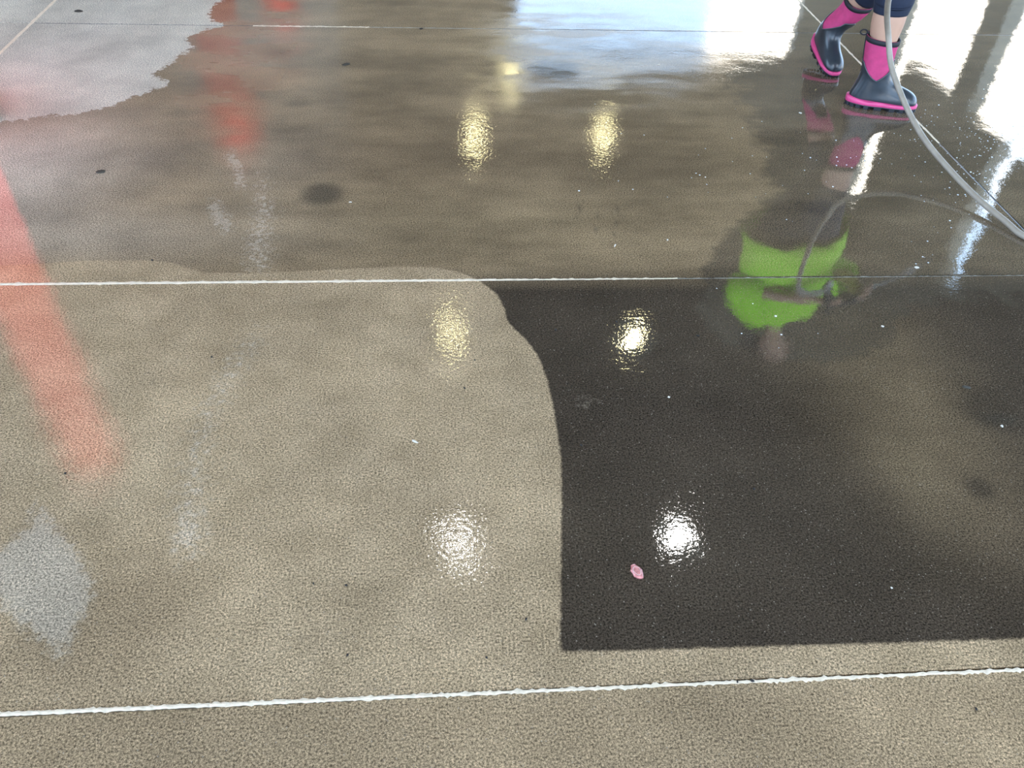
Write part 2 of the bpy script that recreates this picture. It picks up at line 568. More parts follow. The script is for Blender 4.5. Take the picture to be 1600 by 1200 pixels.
XS = [XL, XL + 2.66, XJ[0], XJ[1], XR]
YS = [YB, -3.2, YJ[0], YJ[1], YJ[2], 6.84, 9.2, 11.6, 14.0, YF]
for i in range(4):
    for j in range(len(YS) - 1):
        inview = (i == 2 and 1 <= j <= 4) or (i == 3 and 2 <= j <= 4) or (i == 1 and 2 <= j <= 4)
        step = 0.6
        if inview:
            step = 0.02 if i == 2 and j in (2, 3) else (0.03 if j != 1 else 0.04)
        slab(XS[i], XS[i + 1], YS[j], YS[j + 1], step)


def sealant(p0, p1, w0, w1, mat, ragged, z=0.0008, step=0.012):
    """a strip of filler lying in a joint, with ragged edges"""
    p0, p1 = np.array(p0), np.array(p1)
    L_ = np.linalg.norm(p1 - p0)
    n = int(L_ / step) + 1
    d_ = (p1 - p0) / L_
    q = np.array([-d_[1], d_[0]])
    rings = []
    jl, jr = rng.normal(0, 1, n + 1), rng.normal(0, 1, n + 1)
    for k in range(n + 1):
        c = p0 + d_ * L_ * k / n
        w = w0 + (w1 - w0) * k / n
        a = c + q * (w / 2 + max(-0.4, jl[k]) * ragged * w)
        b_ = c - q * (w / 2 + max(-0.4, jr[k]) * ragged * w)
        zz = z * (0.6 + 0.8 * rng.random())
        rings.append([(a[0], a[1], -0.029), (a[0], a[1], zz * 0.6), (c[0], c[1], zz), (b_[0], b_[1], zz * 0.6), (b_[0], b_[1], -0.029)])
    m = MB()
    m.loft(rings)
    return m.build('joint_sealant', mat, base)


# near joint: thick white bead; middle joint: white on the left, washed out on the right; far joints thin
sealant((-2.1, YJ[0] + .005), (-0.05, YJ[0]), 0.0085, 0.0070, M['sealant_white'], 0.22, 0.0016, 0.006)
sealant((-0.05, YJ[0]), (1.4, YJ[0] - .004), 0.0062, 0.0062, M['sealant_white'], 0.28, 0.0012, 0.006)
sealant((1.4, YJ[0] - .004), (2.1, YJ[0]), 0.006, 0.006, M['sealant_white'], 0.25, 0.0012)
sealant((-2.1, YJ[1] + .003), (0.15, YJ[1]), 0.0110, 0.0085, M['sealant_white'], 0.2, 0.0016)
sealant((0.15, YJ[1]), (0.75, YJ[1] - .001), 0.0070, 0.0045, M['sealant_white'], 0.35, 0.0004)
sealant((0.75, YJ[1] - .003), (2.1, YJ[1] - .003), 0.0040, 0.0030, M['sealant_grey'], 0.35, -0.001)
sealant((2.12, YJ[1]), (XR, YJ[1]), 0.008, 0.008, M['sealant_grey'], 0.1, -0.001, 0.05)
sealant((-2.1, YJ[2]), (-1.0, YJ[2]), 0.006, 0.006, M['sealant_dark'], 0.2, -0.001)
sealant((-1.0, YJ[2]), (-0.4, YJ[2]), 0.010, 0.009, M['sealant_white'], 0.3, 0.001)
sealant((-0.4, YJ[2]), (0.6, YJ[2]), 0.007, 0.007, M['sealant_grey'], 0.3, -0.0005)
sealant((0.6, YJ[2]), (2.1, YJ[2]), 0.006, 0.006, M['sealant_dark'], 0.2, -0.001)
sealant((2.12, YJ[2]), (XR, YJ[2]), 0.008, 0.008, M['sealant_dark'], 0.1, -0.001, 0.05)
sealant((XJ[0], 2.3), (XJ[0], 6.8), 0.016, 0.016, M['sealant_white'], 0.08, 0.001, 0.03)
sealant((XJ[1], 3.2), (XJ[1], 6.8), 0.010, 0.013, M['sealant_white'], 0.12, 0.0006, 0.02)
sealant((XJ[1], 2.22), (XJ[1], 3.2), 0.007, 0.008, M['sealant_dark'], 0.2, -0.001, 0.02)

# ------------------------------------------------------------------ the hall around it
HC = 8.2                                       # ceiling height
DT = 4.6                                       # top of the open bays


def struct(name, mb, mat, label, cat):
    return tag(mb.build(name, mat), label, cat, kind='structure')


struct('ground', MB().box(-60, 60, -60, 70, -0.4, -0.17), M['apron'], 'pale concrete apron outside the open bays', 'ground')
w = MB()
w.box(XL, 1.4, YF, YF + 0.25, 0, HC)                        # closed part with no bay
w.box(1.4, 7.0, YF, YF + 0.25, DT, HC)                      # header over the bay
w.box(7.0, XR + 0.25, YF, YF + 0.25, 0, HC)
struct('wall_far', w, M['wall'], 'tan far wall with an open bay', 'wall')
dr1 = empty('door_1', (-3.7, YF - 0.05, 0))
tag(dr1, 'closed off-white sectional door in the far wall', 'door', kind='structure')
for k in range(8):
    MB().box(-1.68, 1.68, -0.03, 0.04, k * 0.78 + 0.006, k * 0.78 + 0.774).build('door_panel', M['white_door'], dr1)
w = MB()
DR = 4.0
X0, X1 = XR, XR + 0.25
w.box(X0, X1, 15.5, YF, 0, HC)
w.box(X0, X1, 14.80, 15.5, 7.1, HC)                         # tall slot beside the corner
w.box(X0, X1, 13.1, 14.80, DR, HC)
w.box(X0, X1, 12.5, 13.1, 0, HC)
w.box(X0, X1, 11.45, 12.5, DR, HC)
w.box(X0, X1, 10.97, 11.45, 6.4, HC)                        # narrow window slot above the bay
w.box(X0, X1, YB, 10.97, DR, HC)
w.box(X0, X1, 5.6, 5.95, 0, DR)
w.box(X0, X1, 0.2, 0.55, 0, DR)
w.box(X0, X1, YB, -4.8, 0, DR)
struct('wall_right', w, M['wall'], 'tan right wall with tall open bays', 'wall')
w = MB()
w.box(XL - 0.25, XL, YB, YF, 4.8, HC)
w.box(XL - 0.25, XL, YB, -4.0, 0, 4.8)
w.box(XL - 0.25, XL, 2.0, 2.4, 0, 4.8)
w.box(XL - 0.25, XL, 8.0, YF, 0, 4.8)
struct('wall_left', w, M['wall'], 'tan left wall with open bays', 'wall')
w = MB()
w.box(XL, XR, YB - 0.25, YB, 7.4, HC)
for x in (XL, -3.6, 2.0, XR - 0.4):
    w.box(x, x + 0.4, YB - 0.25, YB, 0, 7.4)
struct('wall_rear', w, M['wall'], 'tan rear wall with open bays behind the photographer', 'wall')
ceil = struct('ceiling', MB().box(XL - 0.25, XR + 0.25, YB - 0.25, YF + 0.25, HC, HC + 0.2), M['ceiling'],
              'tan sheet ceiling of the hall', 'ceiling')
for y in (-3.0, 1.2, 5.4, 9.6, 13.8):
    g = MB().box(XL, XR, y - 0.02, y + 0.02, HC - 0.5, HC)
    g.box(XL, XR, y - 0.12, y + 0.12, HC - 0.52, HC - 0.5)
    g.build('roof_girder', M['girder'], ceil)
MB().box(-3.5, XR - 0.5, YF - 0.3, YF - 0.02, 6.1, 7.3).build('lintel_girder', M['girder'], ceil)

# ------------------------------------------------------------------ lamps whose images lie in the wet floor
def lamp(px, py, z, size, mat, label, shade=True):
    p_ = up(px, py, z)
    t_ = empty('ceiling_light', p_)
    tag(t_, label, 'light', 'square lamps hanging over the floor')
    m = MB().box(-size / 2 - .03, size / 2 + .03, -size / 2 - .03, size / 2 + .03, 0.012, 0.10)
    m.build('housing', M['lamp_case'], t_)
    MB().box(-size / 2, size / 2, -size / 2, size / 2, 0.0, 0.0115).build('diffuser', mat, t_)
    MB().tube([(0, 0, 0.09), (0, 0, HC - z)], 0.012, 8).build('hanging_rod', M['steel'], t_)
    return t_


lamp(715, 850, 5.5, 0.18, M['lamp_white'], 'white square lamp reflected lowest on the pale washed concrete')
lamp(1060, 836, 5.5, 0.18, M['lamp_white'], 'white square lamp reflected lowest on the dark wet concrete')
lamp(705, 518, 5.5, 0.20, M['lamp_warm'], 'warm square lamp reflected in pale concrete just below the middle joint')
lamp(990, 526, 5.5, 0.20, M['lamp_warm'], 'warm square lamp mirrored sharply in dark concrete below the middle joint')
lamp(742, 213, 5.2, 0.26, M['lamp_warm'], 'warm square lamp reflected above the middle joint, left one of the pair')
lamp(943, 213, 5.2, 0.26, M['lamp_warm'], 'warm square lamp reflected above the middle joint, right one of the pair')
lamp(798, 113, 4.0, 0.22, M['lamp_warm'], 'small warm lamp reflected farthest away, beside the blue sky reflection')


def red_post(px, py, height, wd, label, glows=True):  # unseen posts, glow added so their image in the floor is brighter
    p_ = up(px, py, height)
    t_ = empty('glow_post', (p_.x, p_.y, 0))
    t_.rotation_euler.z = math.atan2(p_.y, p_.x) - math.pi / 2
    tag(t_, label, 'post', 'unseen red posts with added glow left of the washed floor')
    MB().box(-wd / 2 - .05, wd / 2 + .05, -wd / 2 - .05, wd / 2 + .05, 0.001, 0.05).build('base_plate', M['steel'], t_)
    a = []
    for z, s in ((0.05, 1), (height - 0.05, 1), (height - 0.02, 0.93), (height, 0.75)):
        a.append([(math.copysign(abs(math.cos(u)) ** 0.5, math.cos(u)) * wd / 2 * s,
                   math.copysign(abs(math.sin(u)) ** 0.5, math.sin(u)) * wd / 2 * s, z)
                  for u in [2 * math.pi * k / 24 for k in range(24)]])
    MB().loft(a).build('red_tube', M['red'] if glows else M['red_plain'], t_, True)
    if not glows:
        MB().tube([(0, 0, height - 0.30), (0, 0, height + 0.004)], wd * 0.56, 24).build('glow_head', M['red'], t_, True)
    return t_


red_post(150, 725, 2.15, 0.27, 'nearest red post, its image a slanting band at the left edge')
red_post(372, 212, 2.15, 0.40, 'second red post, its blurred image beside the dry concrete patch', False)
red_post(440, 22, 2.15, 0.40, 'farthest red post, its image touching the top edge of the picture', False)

# ------------------------------------------------------------------ person: walking in rubber boots, holding the spray gun
def boot_curve():
    # (back x, back z), (front x, front z), half width   in the boot's own side view
    return [((-.074, .312), (.070, .304), .066), ((-.069, .262), (.068, .256), .061), ((-.064, .212), (.066, .210), .055),
            ((-.061, .168), (.066, .172), .050), ((-.064, .128), (.073, .142), .046), ((-.073, .090), (.092, .120), .044),
            ((-.082, .055), (.118, .106), .043), ((-.078, .026), (.142, .097), .044), ((-.045, .022), (.166, .088), .046),
            ((.010, .022), (.186, .078), .048), ((.070, .022), (.201, .066), .048), ((.130, .022), (.210, .052), .044),
            ((.175, .022), (.213, .040), .033), ((.198, .024), (.212, .033), .016)]


BC = boot_curve()


def boot_point(tt, th, off=0.0):
    """tt 0..1 from the rim to the toe, th around: 0 front, pi back"""
    s = tt * (len(BC) - 1)
    i = min(int(s), len(BC) - 2)
    u = s - i
    c = []
    for k in (i - 1, i, i + 1, i + 2):
        k = min(max(k, 0), len(BC) - 1)
        (bx, bz), (fx, fz), w_ = BC[k]
        c.append(np.array([bx, bz, fx, fz, w_]))
    v = 0.5 * (2 * c[1] + (c[2] - c[0]) * u + (2 * c[0] - 5 * c[1] + 4 * c[2] - c[3]) * u * u
               + (3 * c[1] - c[0] - 3 * c[2] + c[3]) * u ** 3)
    bx, bz, fx, fz, w_ = v
    cx, cz = (bx + fx) / 2, (bz + fz) / 2
    ax, az = (fx - bx) / 2, (fz - bz) / 2
    ln = math.hypot(ax, az) + 1e-9
    e = 0.85
    cs, sn = math.cos(th), math.sin(th)
    a = math.copysign(abs(cs) ** e, cs) * (1 + off / ln)
    b = math.copysign(abs(sn) ** e, sn) * (w_ + off)
    return (cx + ax * a, b, cz + az * a)


def cut(th):
    """how far down the pink panel reaches around the shaft (dips to a V on both sides)"""
    s = 2 / math.pi * math.asin(min(1.0, abs(math.sin(th))))
    fr = max(0.0, math.cos(th))
    v = 0.17 + 0.145 * max(0.0, (s - 0.25) / 0.75)
    return v - 0.03 * (fr > 0.9)


def sole_ring(z, grow=0.0, lift=None, n=56):
    out = []
    for k in range(n):
        u = 2 * math.pi * k / n
        cx = math.cos(u)
        x = 0.064 + (0.152 + grow) * math.copysign(abs(cx) ** 0.8, cx)
        q = (x + 0.09) / 0.31
        hw = 0.040 + 0.012 * math.sin(min(1, max(0, q)) * math.pi * 1.05 - 0.15) + 0.004 * math.sin(q * 9)
        y = (hw + grow) * math.copysign(abs(math.sin(u)) ** 0.62, math.sin(u))
        zz = z if lift is None else z + lift(x)
        out.append((x, y, zz))
    return out


def make_boot(parent, loc, heading, lift, lean_x, lean_y):
    """lift: heel raised by this pitch; lean: shaft pushed over at the rim, in the boot's own axes"""
    root = None
    nth = 40
    pitch = Matrix.Translation((.19, 0, 0)) @ Matrix.Rotation(lift, 4, 'Y') @ Matrix.Translation((-.19, 0, 0))
    MW = Matrix.Translation(loc) @ Matrix.Rotation(heading, 4, 'Z') @ pitch

    def fin(p_):
        x, y, z = p_
        k = max(0.0, (z - 0.10) / 0.2)
        k = k * k * (3 - 2 * min(k, 1)) if k < 1 else k
        return MW @ Vector((x + lean_x * k, y + lean_y * k, z))

    def grid(f, rows, name, mat, par, cap_end=False, thick=0.0):
        m = MB()
        rings = [[fin(f(r, 2 * math.pi * k / nth)) for k in range(nth)] for r in rows]
        m.loft(rings, False, cap_end)
        o = m.build(name, mat, par, True)
        if thick:
            so = o.modifiers.new('thickness', 'SOLIDIFY')
            so.thickness = thick
            so.offset = 1
        return o

    shell = grid(lambda r, th: boot_point(cut(th) + (1 - cut(th)) * r, th, 0.0015 + 0.002 * (r < 0.02)),
                 [0, 0.012] + [k / 26 for k in range(1, 27)], 'rubber_boot', M['rubber'], parent, True, 0.002)
    root = shell
    grid(lambda r, th: boot_point((cut(th) + 0.04) * r, th, -0.0005), [k / 12 for k in range(13)],
         'pink_panel', M['pink_cloth'], root, False, 0.003)
    # grey edge line along the V of the rubber
    pts = [fin(boot_point(cut(2 * math.pi * k / 80) + 0.004, 2 * math.pi * k / 80, 0.003)) for k in range(81)]
    MB().tube(pts, 0.0018, 6, False).build('edge_piping', M['piping'], root, True)
    # bound rim
    rings = []
    for k in range(41):
        th = 2 * math.pi * k / 40
        a0, a1 = fin(boot_point(0.0, th, 0.002)), fin(boot_point(0.038, th, 0.002))
        b0, b1 = fin(boot_point(0.0, th, -0.005)), fin(boot_point(0.038, th, -0.005))
        rings.append([a0, a1, b1, b0])
    MB().loft(rings, False, False).build('rim_binding', M['binding'], root, True)
    # seam up the back
    MB().tube([fin(boot_point(t_ / 20 * 0.26, math.pi, 0.001)) for t_ in range(1, 21)], 0.0028, 6).build('back_seam', M['binding'], root, True)
    # pull loop at the back of the rim
    lp = []
    for k in range(13):
        u = math.pi * 2 * k / 12
        lp.append(fin((-.074 - .013 + .015 * math.cos(u), 0.0, .318 + .011 * math.sin(u) * 1.0)))
    MB().tube(lp, 0.0032, 8, False).build('pull_loop', M['binding'], root, True)
    # soles
    wav = lambda x: 0.012 + 0.012 * max(0, min(1, (-x + 0.0) / 0.08)) + 0.006 * math.exp(-((x - .045) / .03) ** 2)
    m = MB().loft([[fin(q) for q in sole_ring(0.017, 0.004)], [fin(q) for q in sole_ring(0.019, 0.0065)],
                   [fin(q) for q in sole_ring(0.019, 0.0065, wav)], [fin(q) for q in sole_ring(0.021, 0.001, wav)]])
    m.build('midsole', M['pink_rubber'], root, True)
    m = MB().loft([[fin(q) for q in sole_ring(0.009, 0.001)], [fin(q) for q in sole_ring(0.0185, 0.0068)]])
    m.build('outsole', M['black_rubber'], root, True)
    rg = sole_ring(0.0, 0.002, None, 44)
    for k in range(0, 44, 2):
        a, b = Vector(rg[k]), Vector(rg[(k + 1) % 44])
        c = (a + b) / 2
        inn = (Vector((0.06, 0, 0)) - c)
        inn.z = 0
        inn.normalize()
        quad = [a + inn * -0.004, b + inn * -0.004, b + inn * 0.02, a + inn * 0.02]
        m = MB().loft([[fin((q.x, q.y, 0.001)) for q in quad], [fin((q.x, q.y, 0.017)) for q in quad]])
        m.build('tread_lug', M['black_rubber'], root)
    ctr = [fin(boot_point(0.0, 2 * math.pi * k / 40)) for k in range(40)]
    mid = [fin(boot_point(0.17, 2 * math.pi * k / 40)) for k in range(40)]
    return shell, sum(ctr, Vector()) / 40, fin((0.0, 0, .10)), sum(mid, Vector()) / 40


NEAR_HEEL = Vector((1.848, 3.612, 0))
NEAR_TOE = Vector((2.117, 3.534, 0))
dn = NEAR_TOE - NEAR_HEEL
hn = math.atan2(dn.y, dn.x)
near_loc = NEAR_HEEL + dn.normalized() * 0.090
hf = math.radians(-88)
far_toe = Vector((1.905, 3.915, 0))
far_loc = far_toe - Vector((math.cos(hf), math.sin(hf), 0)) * 0.215

ghost = empty('person_measure')                # replaced below by the body
boot_n, rim_n, ank_n, mid_n = make_boot(ghost, near_loc, hn, 0.0, -0.014, 0.0)
boot_f, rim_f, ank_f, mid_f = make_boot(ghost, far_loc, hf, math.radians(15), 0.05, 0.060)

HIPC = Vector((1.86, 3.72, 0.0))
face_dir = Vector((0.30, -0.95, 0)).normalized()
lat = Vector((-face_dir.y, face_dir.x, 0))      # her left
hip_r, hip_l = HIPC + lat * 0.10, HIPC - lat * 0.10
knee_r = Vector((1.915, 3.60, 0.50))
knee_l = Vector((1.99, 3.86, 0.50))


def skinned(name, nodes, edges, mat, parent=None, sub=2, root=0):
    me = bpy.data.meshes.new(name)
    me.from_pydata([tuple(n_[0]) for n_ in nodes], edges, [])
    me.materials.append(mat)
    o = link(bpy.data.objects.new(name, me), parent)
    sk = o.modifiers.new('skin', 'SKIN')
    sk.use_smooth_shade = True
    for v, n_ in zip(me.skin_vertices[0].data, nodes):
        r_ = n_[1]
        v.radius = r_ if isinstance(r_, tuple) else (r_, r_)
        v.use_root = False
    me.skin_vertices[0].data[root].use_root = True
    sb = o.modifiers.new('smooth', 'SUBSURF')
    sb.levels = sub
    sb.render_levels = sub
    return o


def V3(base_, f=0.0, l=0.0, z=0.0):
    return Vector((base_.x, base_.y, 0)) + face_dir * f + lat * l + Vector((0, 0, z))


nodes, edges = [], []


def add_node(p_, r_, link_to=None):
    nodes.append((Vector(p_), r_))
    if link_to is not None:
        edges.append((link_to, len(nodes) - 1))
    return len(nodes) - 1


pel = add_node(V3(HIPC, 0, 0, .90), 0.125)
wai = add_node(V3(HIPC, .01, 0, 1.04), 0.115, pel)
che = add_node(V3(HIPC, .03, 0, 1.18), 0.125, wai)
nec = add_node(V3(HIPC, .045, 0, 1.325), 0.044, che)
hd0 = add_node(V3(HIPC, .055, 0, 1.39), 0.044, nec)
hd1 = add_node(V3(HIPC, .085, 0, 1.465), (0.080, 0.090), hd0)
hd2 = add_node(V3(HIPC, .075, 0, 1.545), (0.090, 0.100), hd1)
hd3 = add_node(V3(HIPC, .065, 0, 1.60), 0.055, hd2)
for hip, knee, rim, ank, mid in ((hip_r, knee_r, rim_n, ank_n, mid_n), (hip_l, knee_l, rim_f, ank_f, mid_f)):
    h_ = add_node((hip.x, hip.y, .82), 0.100, pel)
    th_ = add_node((hip * .5 + knee * .5).to_tuple()[:2] + (.66,), 0.088, h_)
    k_ = add_node(knee, 0.062, th_)
    cf = add_node(rim * .55 + knee * .45 + Vector((0, 0, .0)), 0.080, k_)
    c2 = add_node(rim + Vector((0, 0, .01)), 0.066, cf)
    c2 = add_node(mid, 0.046, c2)
    add_node(ank + Vector((0, 0, .02)), 0.036, c2)
# arms: right hand on the gun, left hand steadies it
GUN = Vector((2.02, 3.40, 1.02))
GDIR = Vector((0.92, 0.36, -0.20)).normalized()
hand_goals = ((-1, GUN + Vector((-.02, -.01, -.03))), (1, GUN + GDIR * 0.20 + Vector((0, 0, .0))))
hand_info = []
for s, goal in hand_goals:
    sh = add_node(V3(HIPC, .03, s * .15, 1.255), 0.055, che)
    el_p = V3(HIPC, .04 if s < 0 else .08, s * .31, 1.04)
    el = add_node(el_p, 0.042, sh)
    wdir = (goal - el_p).normalized()
    wr = add_node(goal - wdir * 0.085, 0.026, el)
    pm = add_node(goal - wdir * 0.035, (0.034, 0.02), wr)
    hand_info.append((goal, wdir))
    side = GDIR
    for q, (o_, ln) in enumerate(((-.030, .040), (-.011, .046), (.009, .044), (.027, .036))):
        r0 = goal + side * o_ - wdir * 0.004 + Vector((0, 0, .008))
        a = add_node(r0, 0.0095, pm)
        b = add_node(r0 + wdir * ln * .8 + Vector((0, 0, -.012)), 0.0085, a)
        add_node(r0 + wdir * ln * .55 + Vector((0, 0, -.042)), 0.007, b)
    tb = add_node(goal - wdir * 0.045 + side * .036 + Vector((0, 0, .01)), 0.010, pm)
    add_node(goal + wdir * 0.005 + side * .040 + Vector((0, 0, .028)), 0.008, tb)

person = skinned('person', nodes, edges, M['skin'], None, 2, pel)
tag(person, 'person in black and pink rubber boots and dark leggings holding a grey hose', 'person')
for b in list(ghost.children):
    b.parent = person
bpy.data.objects.remove(ghost)


# leggings: one loft per leg joined at the hips
def leg_rings(path, rads, n=22):
    pts = [Vector(p_) for p_ in spline(path, 6)]
    rr = spline([(r_, 0, 0) for r_ in rads], 6)
    return pts, [float(x[0]) for x in rr]


m = MB()
for hip, knee, rim, tilt, zoff in ((hip_r, knee_r, rim_n, 0.0, .10), (hip_l, knee_l, rim_f, 0.0, .045)):
    ax = (knee - rim).normalized()
    low = rim + ax * zoff
    pts, rr = leg_rings([(HIPC.x * .45 + hip.x * .55, HIPC.y * .45 + hip.y * .55, .93), (hip.x, hip.y, .82),
                         tuple((hip * .5 + knee * .5).to_tuple()[:2]) + (.67,), knee, low * .55 + knee * .45, low],
                        [.150, .150, .122, .086, .080, .072])
    m.tube(pts, rr, 22, False)
lg = m.build('leggings', M['leggings'], person, True)
so = lg.modifiers.new('thickness', 'SOLIDIFY')
so.thickness = 0.003

# shirt: loose body and elbow-length sleeves
rings = []
nsh = 44
for z, a, b, f in ((.735, .205, .320, -.01), (.80, .200, .312, 0), (.90, .190, .300, .005), (1.02, .178, .268, .01), (1.12, .172, .256, .02),
                   (1.20, .160, .255, .025), (1.27, .120, .205, .03), (1.305, .085, .125, .035), (1.325, .066, .072, .04), (1.345, .062, .062, .045)):
    r = []
    for k in range(nsh):
        u = 2 * math.pi * k / nsh
        fold = 1 + (0.035 * math.sin(5 * u + 9 * z) + 0.02 * math.sin(11 * u - 5 * z)) * max(0, (1.2 - z) / .45)
        r.append(V3(HIPC, f + a * fold * math.cos(u), b * fold * math.sin(u), z + 0.008 * math.sin(7 * u) * (z < .76)))
    rings.append(r)
m = MB().loft(rings, False, False)
for s, goal in hand_goals:
    sh = V3(HIPC, .03, s * .12, 1.25)
    el_p = V3(HIPC, .04 if s < 0 else .08, s * .31, 1.04)
    cuff = el_p + (goal - el_p) * 0.25
    m.tube(spline([sh, sh * .5 + el_p * .5, el_p, cuff], 5), [.105 - .030 * k / 15 for k in range(16)], 18, False)
sh_o = m.build('shirt', M['shirt'], person, True)
so = sh_o.modifiers.new('thickness', 'SOLIDIFY')
so.thickness = 0.004

# head details; she looks to the right, along +x
look = Vector((0.96, -0.28, 0)).normalized()
lside = Vector((-look.y, look.x, 0))
HEAD = V3(HIPC, .075, 0, 1.51)


def H(f, l, z):
    return HEAD + look * f + lside * l + Vector((0, 0, z))


m = MB()
m.tube([H(.078, 0, .028), H(.094, 0, .0), H(.106, 0, -.028), H(.088, 0, -.038)], [.006, .010, .014, .007], 10)
m.build('nose', M['skin'], person, True)
m = MB()
m.tube([H(.082, -.024, -.064), H(.092, -.01, -.061), H(.092, .01, -.061), H(.082, .024, -.064)], [.003, .008, .008, .003], 8)
m.build('mouth', M['lips'], person, True)
for s in (-1, 1):
    def sph(c, r_, name, mat, sx=1.0):
        bm = bmesh.new()
        bmesh.ops.create_uvsphere(bm, u_segments=14, v_segments=10, radius=r_)
        me = bpy.data.meshes.new(name)
        bm.to_mesh(me)
        bm.free()
        me.materials.append(mat)
        me.polygons.foreach_set('use_smooth', [True] * len(me.polygons))
        o = link(bpy.data.objects.new(name, me), person)
        o.location = c
        return o
    sph(H(.070, s * .031, .012), .0125, 'eye', M['eye'])
    sph(H(.0785, s * .032, .012), .006, 'iris', M['iris'])
    e = MB()
    e.tube([H(-.005, s * .078, .020), H(-.014, s * .090, .022), H(-.022, s * .094, .0), H(-.012, s * .088, -.024), H(.0, s * .078, -.026)],
           [.006, .008, .009, .008, .005], 8)
    e.build('ear', M['skin'], person, True)
# hair: cap over the skull with a tail at the nape
rings = []
for i in range(13):
    ph = i / 12 * 1.75
    r = []
    for k in range(30):
        u = 2 * math.pi * k / 30
        front = max(0, math.cos(u))
        ph2 = ph * (1 - 0.42 * front)
        rad = 0.101 + 0.004 * math.sin(9 * u + 3 * ph)
        r.append(H(-.008 + rad * 1.02 * math.sin(ph2) * math.cos(u), rad * .93 * math.sin(ph2) * math.sin(u), .012 + .108 * math.cos(ph2)))
    rings.append(r)
m = MB().loft(rings, True, False)
m.tube(spline([H(-.09, 0, .03), H(-.13, 0, .01), H(-.145, 0, -.07), H(-.12, 0, -.16)], 5), [.02 + .018 * math.sin(k / 15 * 3.0) for k in range(16)], 12)
hr_ = m.build('hair', M['hair'], person, True)

# ------------------------------------------------------------------ spray gun and hose
gun = empty('spray_gun', GUN)
tag(gun, 'black spray gun with a long steel lance held above the wet floor', 'spray gun')
gq = GDIR.to_track_quat('X', 'Z').to_matrix().to_4x4()


def G(x, y, z):
    return gq @ Vector((x, y, z))


def gbox(name, x0, x1, y0, y1, z0, z1, mat):
    b = MB().box(x0, x1, y0, y1, z0, z1)
    b.v = [G(*q) for q in b.v]
    o = b.build(name, mat, gun)
    bv = o.modifiers.new('round', 'BEVEL')
    bv.width = 0.006
    bv.segments = 2
    return o


gbox('gun_body', -.05, .20, -.016, .016, -.01, .03, M['gun'])
gbox('grip', -.06, -.015, -.015, .015, -.12, .0, M['gun'])
gbox('trigger', .0, .012, -.006, .006, -.075, -.01, M['steel'])
MB().tube([G(.2, 0, .01), G(.60, 0, .01)], 0.008, 10).build('lance_pipe', M['steel'], gun, True)
MB().tube([G(.59, 0, .01), G(.61, 0, .01), G(.65, 0, .01)], [.008, .013, .011], 10).build('nozzle', M['gun'], gun, True)

S = 1.0690
hp = [(1.936, 2.282, .0115), (1.911, 2.366, .019), (1.874, 2.487, .032), (1.833, 2.621, .060), (1.784, 2.766, .106), (1.751, 2.874, .157),
      (1.720, 2.976, .225), (1.697, 3.056, .292), (1.672, 3.10, .385), (1.615, 3.05, .475), (1.555, 2.96, .57)]
hp = [(x * S, y * S, max(z * S, .0118)) for x, y, z in hp]
grip_end = GUN + G(-.045, 0, -.125)
hp = hp + [(1.66, 3.12, .72), (1.85, 3.26, .83), tuple(grip_end + Vector((0, 0, -.05))), tuple(grip_end)]
hp = [(6.2, 2.6, .0118), (4.6, 2.2, .0118), (3.3, 1.75, .0118), (2.55, 1.95, .0118), (2.25, 2.24, .0118), (2.14, 2.345, .0118)] + hp[0:]
hose = MB().tube(spline(hp, 10), 0.0112, 16).build('hose', M['hose'], None, True)
tag(hose, 'grey rubber pressure hose hanging past the boots to the wet floor', 'hose')
MB().tube([Vector(hp[-1]) - Vector((0, 0, .06)), Vector(hp[-1])], 0.015, 12).build('hose_coupling', M['steel'], hose, True)

# ------------------------------------------------------------------ small things lying on the floor
def chip(name, px, py, sx, sy, h, mat, ang, label, cat, group, jag=0.25, n=9, inset=.6):
    c = fl(px, py)
    k_ = np.linalg.norm(fl(px + 1, py) - c)
    rad = [(1 + jag * (random.random() * 2 - 1)) for _ in range(n)]
    r0, r1 = [], []
    for i in range(n):
        u = 2 * math.pi * i / n
        x, y = sx * k_ / 2 * rad[i] * math.cos(u), sy * k_ / 2 * rad[i] * math.sin(u)
        x, y = x * math.cos(ang) - y * math.sin(ang), x * math.sin(ang) + y * math.cos(ang)
        r0.append((x, y, 0))
        r1.append((x * inset, y * inset, h))
    o = MB().loft([r0, [(a, b, h * .6) for a, b, _ in r0], r1]).build(name, mat)
    o.location = (c[0], c[1], 0.0006)
    tag(o, label, cat, group)
    return o


